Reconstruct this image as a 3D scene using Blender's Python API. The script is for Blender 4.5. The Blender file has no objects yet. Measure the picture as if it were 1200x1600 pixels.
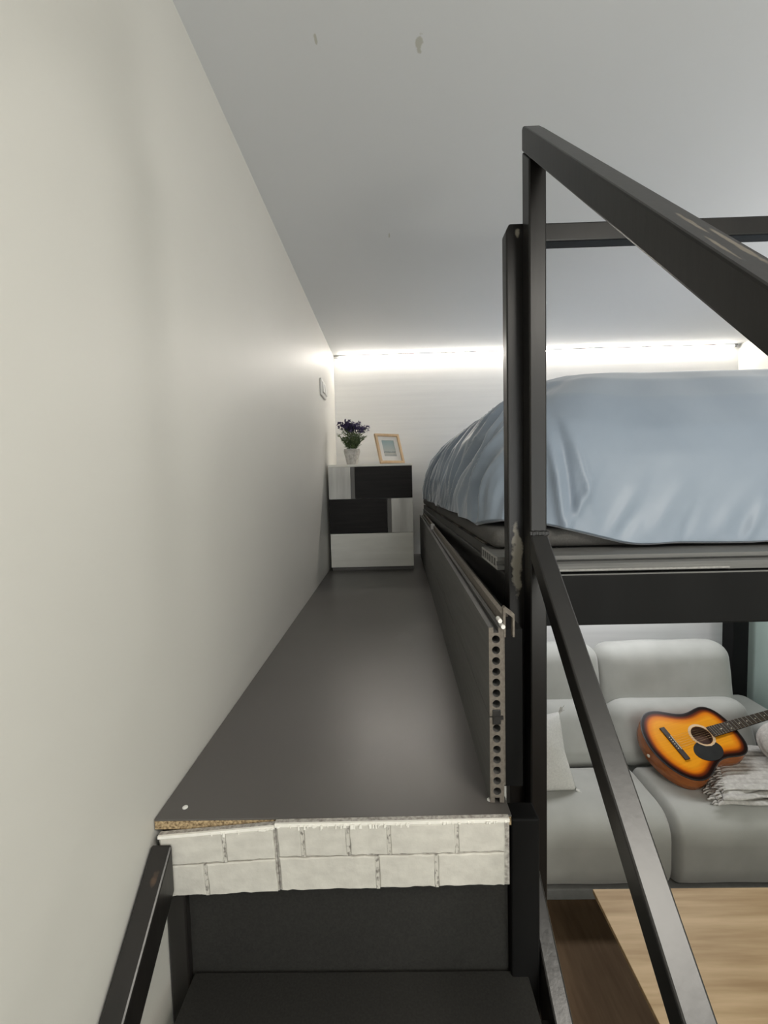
import bpy, bmesh, math, random
from mathutils import Vector, Matrix, noise
from mathutils.geometry import tessellate_polygon
random.seed(7)
scn = bpy.context.scene
C = scn.collection
PZ = 1.48                      # height of the walkway platform above the ground floor
YB = 3.127                     # back wall
XR = 2.745                     # right wall
CEIL = PZ + 1.378

# ------------------------------------------------------------------ camera
cam_d = bpy.data.cameras.new('camera'); cam = bpy.data.objects.new('camera', cam_d); C.objects.link(cam)
cam_d.sensor_fit = 'VERTICAL'; cam_d.sensor_height = 36.0; cam_d.lens = 36.0 * 700 / 1600
cam_d.clip_start = 0.02
pit, rol, yaw = .0639, -.0247, -.0164
fw = Vector((math.sin(yaw)*math.cos(pit), math.cos(yaw)*math.cos(pit), -math.sin(pit)))
r_ = Vector((math.cos(yaw), -math.sin(yaw), 0)); u_ = r_.cross(fw)
r2 = r_*math.cos(rol) + u_*math.sin(rol); u2 = u_*math.cos(rol) - r_*math.sin(rol)
M = Matrix((r2, u2, -fw)).transposed().to_4x4(); M.translation = Vector((.3723, 0, PZ + .5))
cam.matrix_world = M
scn.camera = cam

# ------------------------------------------------------------------ world, lights, exposure
w = bpy.data.worlds.new('world'); scn.world = w; w.use_nodes = True
w.node_tree.nodes['Background'].inputs[0].default_value = (.8, .85, .9, 1)
w.node_tree.nodes['Background'].inputs[1].default_value = .05
scn.view_settings.view_transform = 'Standard'; scn.view_settings.look = 'None'
scn.view_settings.exposure = 0.42; scn.view_settings.gamma = 1.0; scn.view_settings.use_curve_mapping = False

def area(name, loc, target, sx, sy, power, col):
    d = bpy.data.lights.new(name, 'AREA'); d.shape = 'RECTANGLE'; d.size = sx; d.size_y = sy
    d.energy = power; d.color = col
    o = bpy.data.objects.new(name, d); C.objects.link(o); o.location = loc
    o.rotation_euler = (Vector(target) - Vector(loc)).to_track_quat('-Z', 'Y').to_euler()
    return o
area('front_fill', (1.6, -4.9, PZ + .5), (1.6, 0, PZ + .5), 2.0, 1.6, 38, (.95, .98, 1.0))  # added fill from the front end of the room; no window is modelled
area('uplight_fill', (1.6, -2.1, PZ - .35), (1.6, -2.1, 9), 1.1, 1.1, 50, (1.0, .97, .90))  # added upward fill to brighten the ceiling, no lamp stands here
area('side_fill', (XR - .12, 1.25, PZ + .80), (1.2, 1.25, PZ + 1.9), .3, .25, 7, (1.0, .97, .93))  # added fill evening out the ceiling over the bed, no fixture on the wall
area('ceiling_lamp', (1.28, -.62, CEIL - .03), (1.28, -.62, 0), .5, .5, 21, (1.0, .95, .86))
area('underbed_lamp', (1.7, 2.55, PZ + .19), (1.7, 2.5, 0), 1.4, .12, 8, (.97, .98, 1.0))
LED_STRENGTH = 84.0

# ------------------------------------------------------------------ node materials
def new_mat(name):
    m = bpy.data.materials.new(name); m.use_nodes = True
    nt = m.node_tree; b = nt.nodes['Principled BSDF']
    return m, nt, b
def N(nt, kind, **kw):
    n = nt.nodes.new(kind)
    for k, v in kw.items():
        if k.startswith('i_'):
            n.inputs[k[2:].replace('_', ' ')].default_value = v
        else: setattr(n, k, v)
    return n
def coords(nt, scale=(1, 1, 1), kind='Object'):
    tc = N(nt, 'ShaderNodeTexCoord'); mp = N(nt, 'ShaderNodeMapping'); mp.inputs['Scale'].default_value = scale
    nt.links.new(tc.outputs[kind], mp.inputs[0]); return mp.outputs[0]
def ramp(nt, fac, stops):
    r = N(nt, 'ShaderNodeValToRGB'); e = r.color_ramp.elements
    while len(e) < len(stops): e.new(.5)
    for el, (p, c) in zip(e, stops):
        el.position = p; el.color = (*c, 1)
    nt.links.new(fac, r.inputs[0]); return r.outputs[0]
def noise_mat(name, c1, c2, scale=(8, 8, 8), rough=.5, bump=0., bscale=None, spec=.5, detail=4, sheen=0., metallic=0., lo=.3, hi=.7, dist=.001):
    m, nt, b = new_mat(name)
    v = coords(nt, scale); n = N(nt, 'ShaderNodeTexNoise', i_Scale=1.0, i_Detail=float(detail))
    nt.links.new(v, n.inputs['Vector'])
    nt.links.new(ramp(nt, n.outputs[0], [(lo, c1), (hi, c2)]), b.inputs['Base Color'])
    b.inputs['Roughness'].default_value = rough; b.inputs['Specular IOR Level'].default_value = spec
    b.inputs['Metallic'].default_value = metallic
    if sheen: b.inputs['Sheen Weight'].default_value = sheen; b.inputs['Sheen Roughness'].default_value = .4
    if bump:
        v2 = coords(nt, bscale or scale); n2 = N(nt, 'ShaderNodeTexNoise', i_Scale=1.0, i_Detail=6.0)
        nt.links.new(v2, n2.inputs['Vector'])
        bp = N(nt, 'ShaderNodeBump', i_Strength=bump, i_Distance=dist)
        nt.links.new(n2.outputs[0], bp.inputs['Height']); nt.links.new(bp.outputs[0], b.inputs['Normal'])
    return m
def blotch(m, spots, col):
    """darken / recolour small worn spots of fixed shape: (centre, radii) in object space"""
    nt = m.node_tree; b = nt.nodes['Principled BSDF']
    src = b.inputs['Base Color'].links[0].from_socket
    tc = N(nt, 'ShaderNodeTexCoord')
    n = N(nt, 'ShaderNodeTexNoise', i_Scale=70.0, i_Detail=4.0); nt.links.new(tc.outputs['Object'], n.inputs['Vector'])
    for c, r in spots:
        s = N(nt, 'ShaderNodeVectorMath', operation='SUBTRACT'); s.inputs[1].default_value = c
        nt.links.new(tc.outputs['Object'], s.inputs[0])
        d = N(nt, 'ShaderNodeVectorMath', operation='DIVIDE'); d.inputs[1].default_value = r
        nt.links.new(s.outputs[0], d.inputs[0])
        l = N(nt, 'ShaderNodeVectorMath', operation='LENGTH'); nt.links.new(d.outputs[0], l.inputs[0])
        a = N(nt, 'ShaderNodeMath', operation='MULTIPLY_ADD'); a.inputs[1].default_value = 1.6; a.inputs[2].default_value = -.8
        nt.links.new(n.outputs[0], a.inputs[0])
        q = N(nt, 'ShaderNodeMath', operation='ADD'); nt.links.new(l.outputs['Value'], q.inputs[0]); nt.links.new(a.outputs[0], q.inputs[1])
        mr = N(nt, 'ShaderNodeMapRange'); mr.inputs['From Min'].default_value = .75; mr.inputs['From Max'].default_value = 1.05
        mr.inputs['To Min'].default_value = 1; mr.inputs['To Max'].default_value = 0
        nt.links.new(q.outputs[0], mr.inputs[0])
        mx = N(nt, 'ShaderNodeMix', data_type='RGBA'); mx.inputs['B'].default_value = (*col, 1)
        nt.links.new(mr.outputs[0], mx.inputs[0]); nt.links.new(src, mx.inputs['A']); src = mx.outputs['Result']
    nt.links.new(src, b.inputs['Base Color'])
    return m

MT = {}
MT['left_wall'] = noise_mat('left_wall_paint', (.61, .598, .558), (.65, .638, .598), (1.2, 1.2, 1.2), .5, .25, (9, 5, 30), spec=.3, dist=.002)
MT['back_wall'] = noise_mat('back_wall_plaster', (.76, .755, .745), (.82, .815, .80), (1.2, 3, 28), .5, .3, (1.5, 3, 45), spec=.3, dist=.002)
MT['ceiling'] = noise_mat('ceiling_paint', (.74, .755, .77), (.77, .785, .80), (1, 1, 1), .6, .15, (60, 60, 60), spec=.3)
blotch(MT['ceiling'], [((.245, .941, CEIL), (.003, .014, .05)), ((.45, .958, CEIL), (.008, .020, .05)), ((.388, 1.652, CEIL), (.003, .014, .05))], (.55, .55, .50))
MT['right_wall'] = noise_mat('right_wall_paint', (.66, .66, .62), (.70, .70, .66), (2, 2, 2), .5)
MT['mint'] = noise_mat('mint_light_tint', (.50, .62, .57), (.54, .66, .61), (2, 2, 2), .5)  # greenish light spill on the lower right wall, put into its colour
MT['floor'] = noise_mat('brown_floor', (.105, .066, .038), (.150, .098, .058), (40, 5, 40), .75, .1, (60, 6, 60), spec=.15)
MT['laminate'] = noise_mat('grey_laminate', (.084, .078, .073), (.093, .087, .082), (3, 3, 3), .33, .06, (220, 220, 220), spec=.5, dist=.0004)
blotch(MT['laminate'], [((.405, 1.424, PZ), (.03, .05, .1)), ((.284, .781, PZ), (.0025, .003, .1))], (.098, .092, .087))
MT['tread'] = noise_mat('dark_step_board', (.019, .0185, .017), (.029, .028, .0255), (300, 300, 300), .55, .3, (400, 400, 400), spec=.35, detail=2, dist=.0004)
MT['chip'] = noise_mat('chipboard', (.10, .06, .025), (.56, .42, .24), (260, 260, 260), .8, .6, (300, 300, 300), detail=3)
MT['steel'] = noise_mat('black_painted_steel', (.0055, .005, .0046), (.010, .009, .0082), (14, 14, 3), .34, .15, (90, 90, 20), spec=.3)
MT['steel_matte'] = noise_mat('matte_black_steel', (.006, .006, .006), (.009, .009, .009), (14, 14, 3), .6, spec=.12)
MT['steel_gloss'] = noise_mat('glossy_black_steel', (.007, .0065, .006), (.013, .012, .011), (14, 14, 3), .36, .15, (90, 90, 20), spec=.6)
MT['steel_worn'] = blotch(noise_mat('worn_black_steel', (.0055, .005, .0046), (.010, .009, .0082), (14, 14, 3), .34, .15, (90, 90, 20), spec=.3),
                          [((.608, .84, PZ + .345), (.011, .03, .065)), ((.612, .84, PZ + .945), (.006, .02, .010))], (.20, .185, .15))
MT['steel_rail'] = blotch(noise_mat('handrail_steel', (.0055, .005, .0046), (.010, .009, .0082), (14, 14, 3), .34, .15, (90, 90, 20), spec=.3),
                          [((.6435, .365, PZ + .678), (.0026, .045, .045)), ((.637, .405, PZ + .716), (.0022, .030, .030)), ((.630, .36, PZ + .673), (.0020, .028, .028))], (.10, .085, .065))
MT['steel_step'] = blotch(noise_mat('stringer_steel', (.007, .0065, .006), (.015, .013, .012), (20, 20, 5), .32, .3, (90, 90, 20)),
                          [((.022, .60, PZ - .07), (.008, .012, .02)), ((.612, .785, PZ - .165), (.01, .02, .02))], (.07, .045, .03))
MT['clad'] = noise_mat('grey_composite_board', (.090, .088, .084), (.120, .117, .112), (120, 6, 120), .6, .4, (180, 9, 180), spec=.35, dist=.0005)
MT['clad_cut'] = noise_mat('sawn_composite', (.10, .085, .07), (.17, .15, .125), (200, 200, 200), .8)
MT['deckboard'] = noise_mat('grey_decking', (.12, .12, .115), (.165, .165, .158), (6, 160, 160), .6, .4, (9, 200, 200), spec=.35, dist=.0005)
MT['dark_board'] = noise_mat('dark_underlay_board', (.03, .028, .026), (.05, .047, .043), (9, 9, 9), .6)
MT['deck_cut'] = noise_mat('pale_sawn_decking', (.24, .235, .225), (.34, .335, .32), (200, 200, 200), .8)
MT['alu'] = noise_mat('aluminium', (.45, .45, .45), (.6, .6, .6), (9, 9, 9), .35, metallic=.9)
MT['white_plastic'] = noise_mat('white_plastic', (.72, .71, .68), (.76, .75, .72), (9, 9, 9), .35)
MT['grey_plastic'] = noise_mat('grey_plastic', (.22, .22, .21), (.26, .26, .25), (9, 9, 9), .5)
MT['foam'] = noise_mat('white_foam_brick', (.52, .50, .455), (.62, .60, .545), (40, 40, 60), .7, .7, (90, 90, 90), spec=.3, dist=.0012)
MT['foam_joint'] = noise_mat('grey_foam_joint', (.22, .20, .18), (.52, .50, .46), (170, 170, 170), .85, .6, (160, 160, 160))
MT['mortar'] = noise_mat('smudged_mortar', (.20, .185, .165), (.55, .53, .48), (190, 190, 130), .85, .8, (170, 170, 170), lo=.36, hi=.50)
MT['torn'] = noise_mat('torn_white_paper', (.80, .78, .72), (.86, .84, .78), (90, 90, 90), .9)
MT['base_fab'] = noise_mat('charcoal_base_fabric', (.065, .062, .058), (.085, .081, .076), (300, 300, 300), .75, .4, (500, 500, 500), spec=.3, detail=2, dist=.0004)
MT['duvet'] = noise_mat('blue_grey_satin', (.215, .262, .325), (.25, .297, .36), (5, 5, 5), .42, .12, (420, 420, 420), spec=.45, sheen=.45, dist=.0004)
MT['sofa'] = noise_mat('grey_velour', (.40, .40, .372), (.46, .46, .43), (7, 7, 7), .8, .35, (260, 260, 260), spec=.2, sheen=.35, dist=.0006)
MT['pillow'] = noise_mat('pale_linen', (.58, .57, .54), (.68, .67, .63), (120, 120, 120), .85, .6, (260, 260, 260), spec=.2, dist=.001)
MT['knit'] = noise_mat('cream_knit', (.45, .43, .40), (.62, .60, .56), (55, 55, 55), .9, .8, (160, 160, 160), spec=.15, dist=.002)
MT['table'] = noise_mat('light_oak', (.40, .26, .125), (.64, .46, .265), (2.2, 30, 30), .45, .2, (3, 60, 60), spec=.4, detail=8, lo=.32, hi=.68)
MT['white_wood'] = noise_mat('white_washed_wood', (.74, .73, .67), (.84, .83, .77), (4, 4, 26), .5, .15, (6, 6, 60), detail=6)
MT['white_wood_v'] = noise_mat('white_washed_wood_upright', (.50, .49, .46), (.76, .75, .71), (18, 18, 3), .5, .15, (50, 50, 6), detail=6)
MT['black_wood'] = noise_mat('black_ash_wood', (.009, .008, .008), (.020, .018, .017), (4, 4, 60), .45, .35, (6, 6, 120), detail=6, spec=.15)
MT['groove'] = noise_mat('grey_groove', (.13, .125, .115), (.16, .155, .145), (9, 9, 9), .5)
MT['ceramic'] = noise_mat('white_ceramic', (.40, .385, .36), (.58, .565, .54), (60, 60, 60), .5, .3, (90, 90, 90))
MT['leaf'] = noise_mat('leaf_green', (.035, .06, .02), (.10, .14, .055), (60, 60, 60), .6)
MT['bloom'] = noise_mat('violet_petals', (.020, .014, .055), (.06, .042, .12), (90, 90, 90), .6)
MT['pale_wood'] = noise_mat('pale_pine', (.60, .40, .22), (.72, .52, .32), (30, 30, 6), .45)
MT['mat_board'] = noise_mat('white_mat_board', (.74, .72, .68), (.78, .76, .72), (9, 9, 9), .7)
MT['g_side'] = noise_mat('guitar_mahogany', (.30, .080, .016), (.42, .13, .026), (5, 30, 60), .25, spec=.5)
MT['g_black'] = noise_mat('guitar_black', (.012, .012, .012), (.02, .019, .018), (30, 30, 30), .35)
MT['g_board'] = noise_mat('rosewood', (.022, .015, .012), (.045, .030, .022), (20, 90, 90), .5)
MT['g_ivory'] = noise_mat('ivory_plastic', (.68, .62, .5), (.74, .68, .56), (9, 9, 9), .35)
MT['g_metal'] = noise_mat('nickel_wire', (.55, .53, .5), (.65, .63, .6), (9, 9, 9), .3, metallic=.9)
MT['g_string'] = noise_mat('bronze_string', (.20, .13, .06), (.28, .19, .09), (9, 9, 9), .4, metallic=.6)
MT['g_hole'] = noise_mat('guitar_inside', (.05, .02, .012), (.10, .045, .025), (12, 40, 40), .7)
MT['skirting'] = noise_mat('sofa_plinth', (.17, .17, .16), (.2, .2, .19), (30, 30, 30), .8)
# sunburst lacquer: the paint follows the attribute 'burst' (0 edge .. 1 middle of the soundboard)
m, nt, b = new_mat('guitar_sunburst'); at_ = N(nt, 'ShaderNodeAttribute', attribute_name='burst')
col = ramp(nt, at_.outputs['Fac'], [(0.0, (.010, .004, .003)), (.16, (.016, .006, .004)), (.30, (.20, .032, .004)), (.46, (.78, .21, .006)), (.75, (.92, .36, .015))])
nz = N(nt, 'ShaderNodeTexNoise', i_Scale=1.0, i_Detail=4.0); nt.links.new(coords(nt, (4, 130, 10)), nz.inputs['Vector'])
mx = N(nt, 'ShaderNodeMix', data_type='RGBA', blend_type='MULTIPLY'); mx.inputs[0].default_value = .25
nt.links.new(col, mx.inputs['A']); nt.links.new(nz.outputs[0], mx.inputs['B']); nt.links.new(mx.outputs['Result'], b.inputs['Base Color'])
b.inputs['Roughness'].default_value = .3; b.inputs['Specular IOR Level'].default_value = .14; MT['burst'] = m
m, nt, b = new_mat('led_diffuser'); b.inputs['Emission Color'].default_value = (1.0, .93, .84, 1); b.inputs['Emission Strength'].default_value = LED_STRENGTH
b.inputs['Base Color'].default_value = (.8, .8, .8, 1); MT['led'] = m
# the little seaside print in the picture frame
m, nt, b = new_mat('seaside_print'); tc = N(nt, 'ShaderNodeTexCoord'); sp = N(nt, 'ShaderNodeSeparateXYZ'); nt.links.new(tc.outputs['Generated'], sp.inputs[0])
nz = N(nt, 'ShaderNodeTexNoise', i_Scale=7.0, i_Detail=3.0); nt.links.new(tc.outputs['Generated'], nz.inputs['Vector'])
ad = N(nt, 'ShaderNodeMath', operation='MULTIPLY_ADD'); ad.inputs[1].default_value = .16; nt.links.new(nz.outputs[0], ad.inputs[0]); nt.links.new(sp.outputs['Z'], ad.inputs[2])
nt.links.new(ramp(nt, ad.outputs[0], [(.10, (.40, .42, .40)), (.30, (.55, .53, .47)), (.36, (.24, .28, .27)), (.43, (.50, .52, .48)), (.95, (.36, .45, .45))]), b.inputs['Base Color'])
b.inputs['Roughness'].default_value = .25; MT['print'] = m

# ------------------------------------------------------------------ mesh helpers
def obj(name, bm, mat, parent=None, smooth=False, loc=None):
    me = bpy.data.meshes.new(name)
    bmesh.ops.recalc_face_normals(bm, faces=bm.faces[:]) if not getattr(bm, 'keep', False) else None
    bm.to_mesh(me); bm.free()
    for mm in (mat if isinstance(mat, (list, tuple)) else [mat]): me.materials.append(mm)
    if smooth:
        for p in me.polygons: p.use_smooth = True
    o = bpy.data.objects.new(name, me); C.objects.link(o)
    if parent: o.parent = parent
    if loc: o.location = loc
    return o
def tag(o, label, cat, group=None):
    o['label'] = label; o['category'] = cat
    if group: o['group'] = group
    return o
def thing(name, label, cat, loc=(0, 0, 0), group=None):
    o = bpy.data.objects.new(name, None); C.objects.link(o); o.location = loc; o.empty_display_size = .05
    return tag(o, label, cat, group)
def struct(name, bm, mat, smooth=False):
    o = obj(name, bm, mat, None, smooth); o['kind'] = 'structure'; return o
def B(x0, x1, y0, y1, z0, z1, bev=0., seg=2, bm=None):
    t = bmesh.new(); bmesh.ops.create_cube(t, size=1)
    for v in t.verts: v.co = Vector(((x0+x1)/2 + v.co.x*(x1-x0), (y0+y1)/2 + v.co.y*(y1-y0), (z0+z1)/2 + v.co.z*(z1-z0)))
    if bev: bmesh.ops.bevel(t, geom=t.edges[:], offset=bev, segments=seg, profile=.5, affect='EDGES')
    return merge(bm, t)
def merge(bm, t):
    if bm is None: return t
    me = bpy.data.meshes.new('tmp'); t.to_mesh(me); t.free(); bm.from_mesh(me); bpy.data.meshes.remove(me); return bm
def prism(poly, axis, a0, a1, bev=0., holes=(), mats=False):
    """extrude a polygon (with holes) along an axis; poly coordinates are the two other axes in xyz order"""
    bm = bmesh.new(); loops = [list(poly)] + [list(h) for h in holes]
    def P(c, a):
        return Vector((a, c[0], c[1])) if axis == 'X' else Vector((c[0], a, c[1])) if axis == 'Y' else Vector((c[0], c[1], a))
    A = [[bm.verts.new(P(c, a0)) for c in l] for l in loops]; Bv = [[bm.verts.new(P(c, a1)) for c in l] for l in loops]
    fa = [v for l in A for v in l]; fb = [v for l in Bv for v in l]
    if holes:
        for tri in tessellate_polygon([[Vector((c[0], c[1], 0)) for c in l] for l in loops]):
            for q in (fa, fb):
                f = bm.faces.new([q[i] for i in tri]); f.material_index = 1 if mats else 0
    else:
        bm.faces.new(fa); bm.faces.new(fb)
    for la, lb in zip(A, Bv):
        for i in range(len(la)):
            j = (i+1) % len(la); bm.faces.new((la[i], la[j], lb[j], lb[i]))
    bmesh.ops.recalc_face_normals(bm, faces=bm.faces[:])
    if bev: bmesh.ops.bevel(bm, geom=bm.edges[:], offset=bev, segments=2, profile=.5, affect='EDGES')
    return bm
def soft_box(dx, dy, dz, r, n=18, puff=0., seedv=0., wob=0.):
    """rounded cushion block centred at the origin; r is one radius or one per axis"""
    rr = r if isinstance(r, tuple) else (r, r, r)
    bm = bmesh.new(); h = Vector((dx/2, dy/2, dz/2)); vs = {}
    m = max(2, n//4)           # m steps in each rounded border
    def coord(i, a):
        hh, q = h[a], rr[a]
        if i <= m: return -hh + q*(1 - math.cos(i/m*math.pi/2))
        if i >= n-m: return hh - q*(1 - math.cos((n-i)/m*math.pi/2))
        return -hh + q + (2*hh-2*q)*(i-m)/(n-2*m)
    def vert(i, j, k):
        if (i, j, k) in vs: return vs[i, j, k]
        p = Vector((coord(i, 0), coord(j, 1), coord(k, 2)))
        inner = Vector([max(-(h[a]-rr[a]), min(h[a]-rr[a], p[a])) for a in range(3)]); d = p - inner
        nrm = Vector([d[a]/rr[a] for a in range(3)]).normalized(); q = inner + Vector([nrm[a]*rr[a] for a in range(3)])
        u = [1 - min(1, abs(q[a])/h[a])**2 for a in range(3)]
        if puff:
            for a in range(3):
                b_, c_ = (a+1) % 3, (a+2) % 3
                q[a] += puff * nrm[a] * math.sqrt(max(0, u[b_]*u[c_]))
        if wob: q += nrm * wob * noise.noise(Vector((q.x*6+seedv, q.y*6, q.z*6+seedv)))
        vs[i, j, k] = bm.verts.new(q); return vs[i, j, k]
    R = range(n)
    for a in R:
        for b_ in R:
            for k in (0, n):
                bm.faces.new((vert(a, b_, k), vert(a+1, b_, k), vert(a+1, b_+1, k), vert(a, b_+1, k)))
                bm.faces.new((vert(a, k, b_), vert(a+1, k, b_), vert(a+1, k, b_+1), vert(a, k, b_+1)))
                bm.faces.new((vert(k, a, b_), vert(k, a+1, b_), vert(k, a+1, b_+1), vert(k, a, b_+1)))
    return bm
def tube(pts, rad, sides=8, bm=None):
    bm = bm or bmesh.new(); rings = []; pts = [Vector(p) for p in pts]
    for i, p in enumerate(pts):
        t = (pts[min(i+1, len(pts)-1)] - pts[max(i-1, 0)]).normalized()
        a = t.orthogonal().normalized() if i == 0 else (a - t*a.dot(t)).normalized()
        b_ = t.cross(a); rr = rad[i] if isinstance(rad, (list, tuple)) else rad
        rings.append([bm.verts.new(p + (a*math.cos(2*math.pi*k/sides) + b_*math.sin(2*math.pi*k/sides))*rr) for k in range(sides)])
    for q, s in zip(rings, rings[1:]):
        for k in range(sides): bm.faces.new((q[k], q[(k+1) % sides], s[(k+1) % sides], s[k]))
    bm.faces.new(rings[0]); bm.faces.new(rings[-1][::-1]); return bm
def lathe(prof, sides=32, bm=None, rfun=None):
    bm = bm or bmesh.new(); rings = []
    for i, (r, z) in enumerate(prof):
        rings.append([bm.verts.new((r*math.cos(2*math.pi*k/sides)*(rfun(k, i) if rfun else 1), r*math.sin(2*math.pi*k/sides)*(rfun(k, i) if rfun else 1), z)) for k in range(sides)])
    for q, s in zip(rings, rings[1:]):
        for k in range(sides): bm.faces.new((q[k], q[(k+1) % sides], s[(k+1) % sides], s[k]))
    bm.faces.new(rings[0][::-1]); bm.faces.new(rings[-1]); return bm
def ngon_circle(cx, cz, r, n=16): return [(cx + r*math.cos(2*math.pi*k/n), cz + r*math.sin(2*math.pi*k/n)) for k in range(n)]
def Z(z): return PZ + z

# ------------------------------------------------------------------ the setting
YF = -5.0
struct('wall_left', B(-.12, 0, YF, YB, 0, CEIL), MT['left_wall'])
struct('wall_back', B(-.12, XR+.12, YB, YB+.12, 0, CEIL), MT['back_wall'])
struct('wall_right', B(XR, XR+.12, YF, YB, Z(.1), CEIL), MT['right_wall'])
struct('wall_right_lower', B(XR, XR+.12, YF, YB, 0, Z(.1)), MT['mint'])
struct('wall_front', B(-.12, XR+.12, YF-.12, YF, 0, CEIL), MT['right_wall'])
struct('floor', B(-.12, XR+.12, YF-.12, YB+.12, -.1, 0), MT['floor'])
struct('ceiling', B(-.12, XR+.12, YF-.12, YB+.12, CEIL, CEIL+.1), MT['ceiling'])

# ------------------------------------------------------------------ walkway platform and stair
t = thing('walkway_platform', 'dark grey laminate walkway running along the left wall to the drawer chest', 'platform')
obj('laminate_top', prism([(.002, .6425), (.5415, .6425), (.5415, .905), (.587, .905), (.587, YB-.002), (.002, YB-.002)], 'Z', Z(-.003), Z(0), .0006), MT['laminate'], t)
obj('chipboard_core', prism([(.002, .643), (.541, .643), (.541, .9055), (.5865, .9055), (.5865, YB-.002), (.002, YB-.002)], 'Z', Z(-.016), Z(-.0031)), MT['chip'], t)['label'] = 'raw chipboard edge'
for x, y in ((.038, .667), (.516, .675)):
    o = obj('screw_cap', lathe([(.0042, 0), (.0042, .0012), (.0022, .0022)], 14), MT['white_plastic'], t, loc=(x, y, Z(0))); o['label'] = 'small white screw cap'
for x in (.0015, .5):
    obj('leg', B(x, x+.035, 3.06, 3.095, 0, Z(-.017), .003), MT['steel'], t)

st = thing('staircase', 'black steel staircase with dark board step climbing to the grey walkway', 'staircase')
obj('leg', B(.0015, .0325, .662, .692, 0, Z(-.0175), .003), MT['steel_step'], st)
obj('leg', B(.5455, .590, .662, .70, 0, Z(-.022), .003), MT['steel_matte'], st)
def sloped(y0, y1, yr, zr, s, th):
    f = lambda y: Z(zr + s*(y-yr))
    return [(y0, f(y0)-th), (y1, f(y1)-th), (y1, f(y1)), (y0, f(y0))]
obj('stringer', prism(sloped(-.45, .6285, .591, -.060, .86, .072), 'X', .0035, .035, .003), MT['steel_step'], st)
obj('stringer', prism(sloped(-.45, .802, .776, -.173, .67, .11), 'X', .592, .6195, .003), MT['steel_step'], st)
obj('riser', B(.031, .5435, .675, .689, Z(-.302), Z(-.0175), .001), MT['tread'], st)
obj('tread', B(.036, .572, .36, .672, Z(-.302), Z(-.283), .002), MT['tread'], st)
obj('tread', B(.036, .572, .06, .36, Z(-.57), Z(-.551), .002), MT['tread'], st)
for y in (.60, .45): obj('tread_bracket', B(.572, .5915, y-.02, y+.02, Z(-.325), Z(-.302), .001), MT['steel'], st)
obj('weld_bead', soft_box(.012, .012, .016, .005, 6, wob=.003), MT['steel_step'], st, True, loc=(.597, .797, Z(-.158)))

# foam brick strips across the front edge of the platform
def strip(name, corners, joints1, joints2, label, loc_y):
    TL, TR, BR, BL = [Vector((c[0], Z(c[1]))) for c in corners]
    def bi(u, v):
        return (TL*(1-u) + TR*u)*(1-v) + (BL*(1-u) + BR*u)*v
    t = thing(name, label, 'brick panel', group='white foam brick strips along the platform edge')
    bm = bmesh.new(); nn = 40
    # backing sheet with a slightly ragged bottom
    pts = [bi(k/nn, .0) for k in range(nn+1)] + [bi(1-k/nn, 1 - .012*random.random()) for k in range(nn+1)]
    obj('backing', prism([(p.x, p.y) for p in pts], 'Y', loc_y, loc_y+.007), MT['foam_joint'], t)
    for row, js in ((0, joints1), (1, joints2)):
        v0, v1 = ((.045, .492) if row == 0 else (.504, .988))
        for a, c in zip(js, js[1:]):
            g = .0026 / (TR-TL).length
            n1, n2 = max(3, int((c-a)*(TR-TL).length/.008)), 3
            bm = bmesh.new(); grid = {}
            L = [];
            for k in range(n1+1): L.append((a+g+(c-a-2*g)*k/n1, v0 + .018*(random.random()-.5)*(row)))
            for k in range(1, n2+1): L.append((c-g+random.uniform(-.3, .3)*g, v0+(v1-v0)*k/n2))
            for k in range(1, n1+1): L.append((c-g-(c-a-2*g)*k/n1, v1 - .020*random.random()))
            for k in range(1, n2): L.append((a+g+random.uniform(-.3, .3)*g, v1-(v1-v0)*k/n2))
            cu, cv = (a+c)/2, (v0+v1)/2
            def ring(ins, y):
                o = []
                for u, v in L:
                    q = bi(u, v); cc = bi(cu, cv); d = cc - q
                    q = q + Vector((math.copysign(min(abs(d.x), ins), d.x), math.copysign(min(abs(d.y), ins), d.y)))
                    o.append(bm.verts.new((q.x, y, q.y)))
                return o
            yo = random.uniform(-.0005, .0005)
            r0, r1, r2_ = ring(0, loc_y), ring(0, loc_y-.0020+yo), ring(.0016, loc_y-.0036+yo)
            for q, s in ((r0, r1), (r1, r2_)):
                for k in range(len(q)): bm.faces.new((q[k], q[(k+1) % len(q)], s[(k+1) % len(q)], s[k]))
            bm.faces.new(r2_)
            obj('brick', bm, MT['foam'], t)
            if a > 0:
                q = [bi(a-g*.99, v0), bi(a+g*.99, v0), bi(a+g*.99, v1), bi(a-g*.99, v1)]
                obj('mortar', prism([(p.x, p.y) for p in q], 'Y', loc_y-.0029, loc_y-.0001), MT['mortar'], t)
    # cut top lip and torn paper flakes
    bm = bmesh.new(); L0 = bi(0, -.01); L1 = bi(1, -.01)
    obj('top_lip', prism([tuple(bi(0, .0)), tuple(bi(1, .0)), tuple(bi(1, .045)), tuple(bi(0, .045))], 'Y', loc_y-.0035, loc_y-.0002), MT['torn'], t)
    bm = bmesh.new()
    for k in range(46 if (TR-TL).length > .2 else 14):
        u = random.random() if (TR-TL).length > .2 else random.uniform(.45, 1)
        p = bi(min(u, .985), .02); w_, h_ = random.uniform(.0008, .004), random.uniform(.002, .0065) * (1.0 if .1 < u < .62 else .55)
        tb = B(p.x, p.x+w_, loc_y-.0048-random.random()*.0012, loc_y-.0036, p.y-h_, p.y+.0005)
        for v in tb.verts: v.co.x += random.uniform(-.0006, .0006); v.co.z += random.uniform(-.0008, .0003)
        merge(bm, tb)
    o = obj('torn_flakes', bm, MT['torn'], t); o['kind'] = 'stuff'
    return t
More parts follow.
